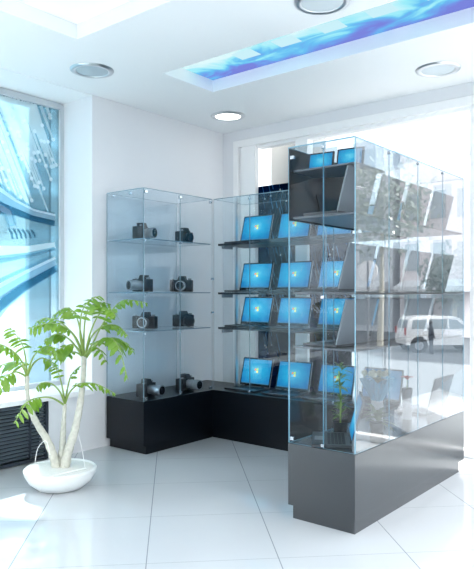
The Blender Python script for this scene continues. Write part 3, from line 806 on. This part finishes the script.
# ------------------------------------------------------------ outside
GZ = -1.3
M_asph = pbr('asphalt', (.15, .16, .17), .9, noise=.08, nscale=3)
M_pave = pbr('pavement', (.26, .27, .275), .85, noise=.06, nscale=6)
mb = MB(); mb.box(-60, 90, -60, 90, GZ-.2, GZ); struct('ground', mb, M_asph)
mb = MB(); mb.box(XW+.3, 8.2, -20, 14, GZ, GZ+.12); tag(mb.build('pavement', M_pave), kind='structure')
mb = MB(); mb.box(X0-.2, XW+.12, Y0-.2, YR+.15, GZ, -.12); tag(mb.build('foundation', M_pave), kind='structure')
M_car = pbr('white car paint', (.85, .87, .88), .25, coat=.6)
M_cglass = pbr('car glass', (.22, .27, .30), .08, spec=.8)
M_tyre = pbr('tyre', (.03, .03, .032), .8)
M_hub = pbr('wheel rim', (.55, .57, .6), .3, metal=.7)
def make_car(label, loc, rz):
    t = thing('car', label, 'car', loc, rz, None)
    W = .76
    # side outline of a small boxy wagon, front at +x
    prof = [(-1.72, .32), (-1.76, .62), (-1.70, .95), (-1.58, 1.38), (-1.42, 1.50), (-.6, 1.55), (.35, 1.52), (.62, 1.44), (1.12, 1.02), (1.66, .88), (1.80, .66), (1.78, .32)]
    bm = bmesh.new(); secs = []
    for y, sc_ in ((-W, .0), (-W*.97, .02), (0, .04), (W*.97, .02), (W, .0)):
        ring = []
        for x, z in prof:
            inset = .13*max(0, (z-.95)/.55)
            yy = y*(1-inset*1.0/W) if abs(y) > .1 else y
            zz = z+(0.012 if abs(y) < .1 else 0)
            if abs(abs(y)-W) < 1e-6: zz = .32+(z-.32)*.985; xx = x*.985
            else: xx = x
            ring.append(bm.verts.new((xx, yy, zz)))
        secs.append(ring)
    n = len(prof)
    for a, b in zip(secs, secs[1:]):
        for i in range(n): bm.faces.new((a[i], a[(i+1) % n], b[(i+1) % n], b[i]))
    bm.faces.new(secs[0]); bm.faces.new(secs[-1][::-1])
    mb = MB(); mb.bm.free(); mb.bm = bm
    mb.build('car_body', M_car, t, True)
    def side_y(z, s): return s*(W*(1-.13*max(0, (z-.95)/.55)/W)+.004)
    wins = [[(-1.50, 1.0), (-1.42, 1.36), (-.80, 1.40), (-.80, 1.0)], [(-.72, 1.0), (-.72, 1.41), (.05, 1.41), (.05, 1.0)], [(.13, 1.0), (.13, 1.41), (.45, 1.38), (.92, 1.02)]]
    for s in (-1, 1):
        for wdw in wins:
            mb = MB(); mb.poly([(x, side_y(z, s), z) for x, z in wdw]); mb.build('side_window', M_cglass, t)
        for x in (-.76, .09):
            mb = MB(); mb.box(x-.006, x+.006, s*W-.002, s*W+.003, .4, .98); mb.build('door_seam', M_grey, t)
        for x in (-.62, .22):
            mb = MB(); mb.box(x, x+.14, s*W-.01 if s > 0 else s*W-.025, s*W+.025 if s > 0 else s*W+.01, .86, .89); mb.build('door_handle', M_car, t)
        mb = MB(); mb.box(.82, .95, min(s*.74, s*.92), max(s*.74, s*.92), .98, 1.12, .02); mb.build('side_mirror', M_grey, t)
        for x in (-1.18, 1.22):
            mb = MB(); mb.cyl((x, s*(W-.09), .30), .30, .2, 28, 'Y'); w = mb.build('wheel', M_tyre, t, True)
            mb = MB(); mb.cyl((x, s*(W+.006), .30), .19, .02, 20, 'Y'); mb.build('wheel_rim', M_hub, w, True)
            mb = MB(); mb.cyl((x, s*(W-.02), .32), .37, .05, 24, 'Y'); mb.build('wheel_arch', M_tyre, t, True)
        mb = MB(); mb.box(1.74, 1.80, s*.62-.1, s*.62+.1, .62, .74, .01); mb.build('headlight', M_white, t)
        mb = MB(); mb.box(-1.77, -1.72, s*.66-.06, s*.66+.06, .75, 1.05, .01); mb.build('tail_light', pbr('red lamp', (.5, .05, .05), .3), t)
    mb = MB(); mb.poly([(.66, -.58, 1.42), (.66, .58, 1.42), (1.12, .66, 1.05), (1.12, -.66, 1.05)][::-1])
    for v in mb.bm.verts: v.co += Vector((.012, 0, .012))
    mb.build('windscreen', M_cglass, t)
    mb = MB(); mb.poly([(-1.595, -.55, 1.36), (-1.595, .55, 1.36), (-1.705, .62, 1.0), (-1.705, -.62, 1.0)])
    mb.build('rear_window', M_cglass, t)
    mb = MB(); mb.box(1.76, 1.83, -.72, .72, .30, .50, .02); mb.build('bumper', M_grey, t)
    return t
th_view = math.atan2(-CA, CB)     # heading of picture-right
def gpt(px, D): v = at_depth(px, 293, D); return Vector((v.x, v.y, GZ))
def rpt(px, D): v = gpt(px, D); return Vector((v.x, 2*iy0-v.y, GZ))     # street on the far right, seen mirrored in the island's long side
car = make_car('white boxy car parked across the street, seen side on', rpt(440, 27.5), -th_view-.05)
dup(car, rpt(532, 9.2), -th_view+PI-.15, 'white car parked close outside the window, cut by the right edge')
# person beside the far car
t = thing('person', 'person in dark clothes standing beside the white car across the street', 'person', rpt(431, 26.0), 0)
def skinned(name, verts, edges, rads, mat, parent, root=0):
    me = bpy.data.meshes.new(name); me.from_pydata(verts, edges, []); me.materials.append(mat)
    o = bpy.data.objects.new(name, me); COL.objects.link(o); o.parent = parent
    o.modifiers.new('s', 'SKIN')
    sv = me.skin_vertices[0].data
    for i, r in enumerate(rads): sv[i].radius = (r, r)
    sv[root].use_root = True
    m = o.modifiers.new('d', 'SUBSURF'); m.levels = 1; m.render_levels = 1
    return o
S_ = .78
V = [(0, 0, .88), (0, 0, 1.12), (0, 0, 1.36), (0, .0, 1.50), (0, .02, 1.60), (0, .02, 1.70),
     (.17, 0, 1.36), (.23, .02, 1.12), (.24, .08, .88), (.25, .11, .80), (-.17, 0, 1.36), (-.23, .02, 1.12), (-.24, .06, .88), (-.25, .09, .80),
     (.10, 0, .84), (.11, .02, .48), (.12, 0, .08), (.13, .14, .03), (-.10, 0, .84), (-.11, .02, .48), (-.12, 0, .08), (-.13, .14, .03)]
E = [(0, 1), (1, 2), (2, 3), (3, 4), (4, 5), (2, 6), (6, 7), (7, 8), (8, 9), (2, 10), (10, 11), (11, 12), (12, 13), (0, 14), (14, 15), (15, 16), (16, 17), (0, 18), (18, 19), (19, 20), (20, 21)]
Rr = [.14, .13, .15, .055, .095, .08, .065, .048, .036, .035, .065, .048, .036, .035, .10, .065, .045, .035, .10, .065, .045, .035]
skinned('body', [tuple(c*S_ for c in v) for v in V], E, [r*S_ for r in Rr], pbr('dark clothing', (.04, .05, .07), .8), t)
mb = MB(); bmesh.ops.create_icosphere(mb.bm, subdivisions=3, radius=.105*S_, matrix=Matrix.Translation((0, .0, 1.66*S_))); mb.build('hair', M_black, t, True)

# buildings across the street
M_bl = [pbr('pale facade', (.80, .82, .84), .8, noise=.03), pbr('cream facade', (.80, .80, .78), .8, noise=.03), pbr('rose facade', (.76, .70, .70), .8, noise=.04), pbr('grey facade', (.68, .71, .74), .8, noise=.05)]
M_bw = pbr('facade window', (.42, .47, .50), .15)
M_awn = pbr('pale awning', (.75, .78, .80), .7)
def building(label, x0, x1, y0, y1, h, mat, nw, nf, face='x', shop=True):
    """face x: windows on the side at x0 looking back to the shop"""
    t = thing('building', label, 'building', (0, 0, 0), 0, 'buildings outside the shop')
    mb = MB(); mb.box(x0, x1, y0, y1, GZ, GZ+h); mb.box(x0-.3, x1+.2, y0, y1, GZ+h, GZ+h+.35); mb.build('facade', mat, t)
    for f in range(nf):
        for k in range(nw):
            mb = MB()
            z0 = GZ+3.9+f*3.2; z1 = z0+1.7
            if face == 'x':
                s = (y1-y0)/nw; a = y0+k*s+s*.22; mb.box(x0-.06, x0+.05, a, a+s*.56, z0, z1)
            else:
                s = (x1-x0)/nw; a = x0+k*s+s*.18; mb.box(a, a+s*.64, y0-.06, y0+.05, z0, z1)
            mb.build('building_window', M_bw, t)
    if shop and face == 'x':
        mb = MB(); mb.prism([(x0, y0+.3, GZ+3.3), (x0-1.6, y0+.3, GZ+2.9), (x0-1.6, y0+.3, GZ+2.6), (x0, y0+.3, GZ+2.6)], (0, y1-y0-.6, 0)); mb.build('awning', M_awn, t)
        for k in range(max(2, nw-1)):
            s = (y1-y0)/max(2, nw-1); a = y0+k*s+s*.12
            mb = MB(); mb.box(x0-.05, x0+.05, a, a+s*.76, GZ+.4, GZ+2.5); mb.build('shop_window', M_bw, t)
building('pale building across the street behind the island top', 36, 45, 15, 34, 20, M_bl[0], 7, 4)
building('rose building across the street with shop awning', 36, 45, 7.5, 15.0, 15, M_bl[2], 4, 3)
building('cream building across the street behind the parked car', 38, 47, -9, 6.8, 19, M_bl[1], 7, 4)
building('grey building far right across the street', 38, 47, -30, -15, 17, M_bl[3], 5, 3)
building('rose shop building across the street at the right', 38, 47, -14.5, -9.5, 12, M_bl[2], 3, 2)
building('office building seen through the left window picture', -6, 14, 13.5, 20, 6.9, M_bl[0], 14, 1, 'y')
mb = MB(); mb.box(3.13, 3.7, 4.60, 4.95, GZ, 3.5)
tag(mb.build('outer_pillar', pbr('blue grey pillar', (.26, .36, .42), .6)), 'blue grey pillar outside the left window, at its right edge', 'pillar')
mb = MB(); mb.box(4.95, 5.2, 3.16, 3.62, GZ, 3.4)
tag(mb.build('outer_pillar', pbr('cream pillar', (.40, .40, .385), .7)), 'cream pillar outside the window above the laptop case', 'pillar')
def tree(label, loc, h, r, seed):
    t = thing('street_tree', label, 'tree', loc, 0, 'street trees')
    mb = MB(); mb.tube([(0, 0, 0), (.08, .05, h*.3), (0, .1, h*.6)], [.16, .12, .07], 10); mb.build('tree_trunk', M_trunk, t, True)
    rr = random.Random(seed); mb = MB()
    for k in range(1500):
        u = Vector((rr.gauss(0, 1), rr.gauss(0, 1), rr.gauss(0, .8))); u = u.normalized()*r*rr.uniform(.45, 1)*(1+.25*math.sin(u.x*5+seed)*math.cos(u.y*4))
        c = Vector((0, 0, h*.72))+u
        a = Vector((rr.uniform(-1, 1), rr.uniform(-1, 1), rr.uniform(-1, 1))).normalized(); b = a.cross(Vector((rr.uniform(-1, 1), rr.uniform(-1, 1), 1))).normalized()
        s = .14
        f = mb.bm.faces.new([mb.bm.verts.new(c+a*s), mb.bm.verts.new(c+b*s*.6), mb.bm.verts.new(c-a*s), mb.bm.verts.new(c-b*s*.6)])
    mb.build('tree_crown', M_leaf3, t, fixn=False)
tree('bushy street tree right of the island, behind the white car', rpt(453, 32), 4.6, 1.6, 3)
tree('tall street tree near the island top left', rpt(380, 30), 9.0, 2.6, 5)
tree('street tree left of the parked car', gpt(402, 32), 4.4, 1.1, 8)
# street sign
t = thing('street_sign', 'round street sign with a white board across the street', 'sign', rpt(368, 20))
mb = MB(); mb.tube([(0, 0, 0), (0, 0, 3.5)], .04, 10); mb.build('sign_post', M_grey, t)
mb = MB(); mb.cyl((0, 0, 3.2), .33, .04, 28, 'X'); mb.build('sign_disc', M_white, t, True)

# ------------------------------------------------------------ light
w = bpy.data.worlds.new('world'); sc.world = w; w.use_nodes = True
bg = w.node_tree.nodes['Background']; bg.inputs[0].default_value = (.93, .96, 1, 1); bg.inputs[1].default_value = 2.6
s = bpy.data.lights.new('sun', 'SUN'); s.energy = 11.0; s.angle = .02; s.color = (1, .96, .90)
so = bpy.data.objects.new('sun', s); COL.objects.link(so)
el = math.radians(37); sd = Vector((.50*math.cos(el), .866*math.cos(el), math.sin(el)))
so.rotation_euler = sd.to_track_quat('Z', 'Y').to_euler(); so.location = (6, 9, 8)
# fill lights added on the unseen ceiling behind the camera to brighten the room
for i, (x, y) in enumerate(((-1.2, 0.0), (-1.2, 2.4), (1.6, -1.6), (3.6, -1.4))):
    t = thing('fill_panel', 'added square fill light on the ceiling behind the viewer', 'ceiling lamp', (x, y, CE), 0, 'added fill lights behind the viewer')
    mb = MB(); mb.box(-.42, .42, -.42, .42, -.03, -.002, .004); mb.build('fill_housing', M_frame, t)
    mb = MB(); mb.box(-.39, .39, -.39, .39, -.034, -.031); mb.build('fill_diffuser', emis('fill panel glow', (1, .97, .93), 15) if i == 0 else bpy.data.materials['fill panel glow'], t)

# ------------------------------------------------------------ camera and view
cam = bpy.data.cameras.new('camera'); co = bpy.data.objects.new('camera', cam); COL.objects.link(co)
cam.sensor_fit = 'HORIZONTAL'; cam.sensor_width = 36; cam.lens = 36*635/474; cam.shift_y = 8.5/474
cam.clip_start = .05; cam.clip_end = 300
co.location = (0, 0, EYE); co.rotation_euler = (PI/2, 0, math.atan2(CB, CA)-PI/2)
sc.camera = co
sc.view_settings.view_transform = 'Standard'; sc.view_settings.look = 'None'
sc.view_settings.exposure = .68; sc.view_settings.gamma = 1; sc.view_settings.use_curve_mapping = False
cy = sc.cycles
cy.max_bounces = 12; cy.diffuse_bounces = 5; cy.glossy_bounces = 5; cy.transparent_max_bounces = 64; cy.transmission_bounces = 6
cy.use_denoising = True; cy.sample_clamp_indirect = 6; cy.caustics_reflective = False; cy.caustics_refractive = False
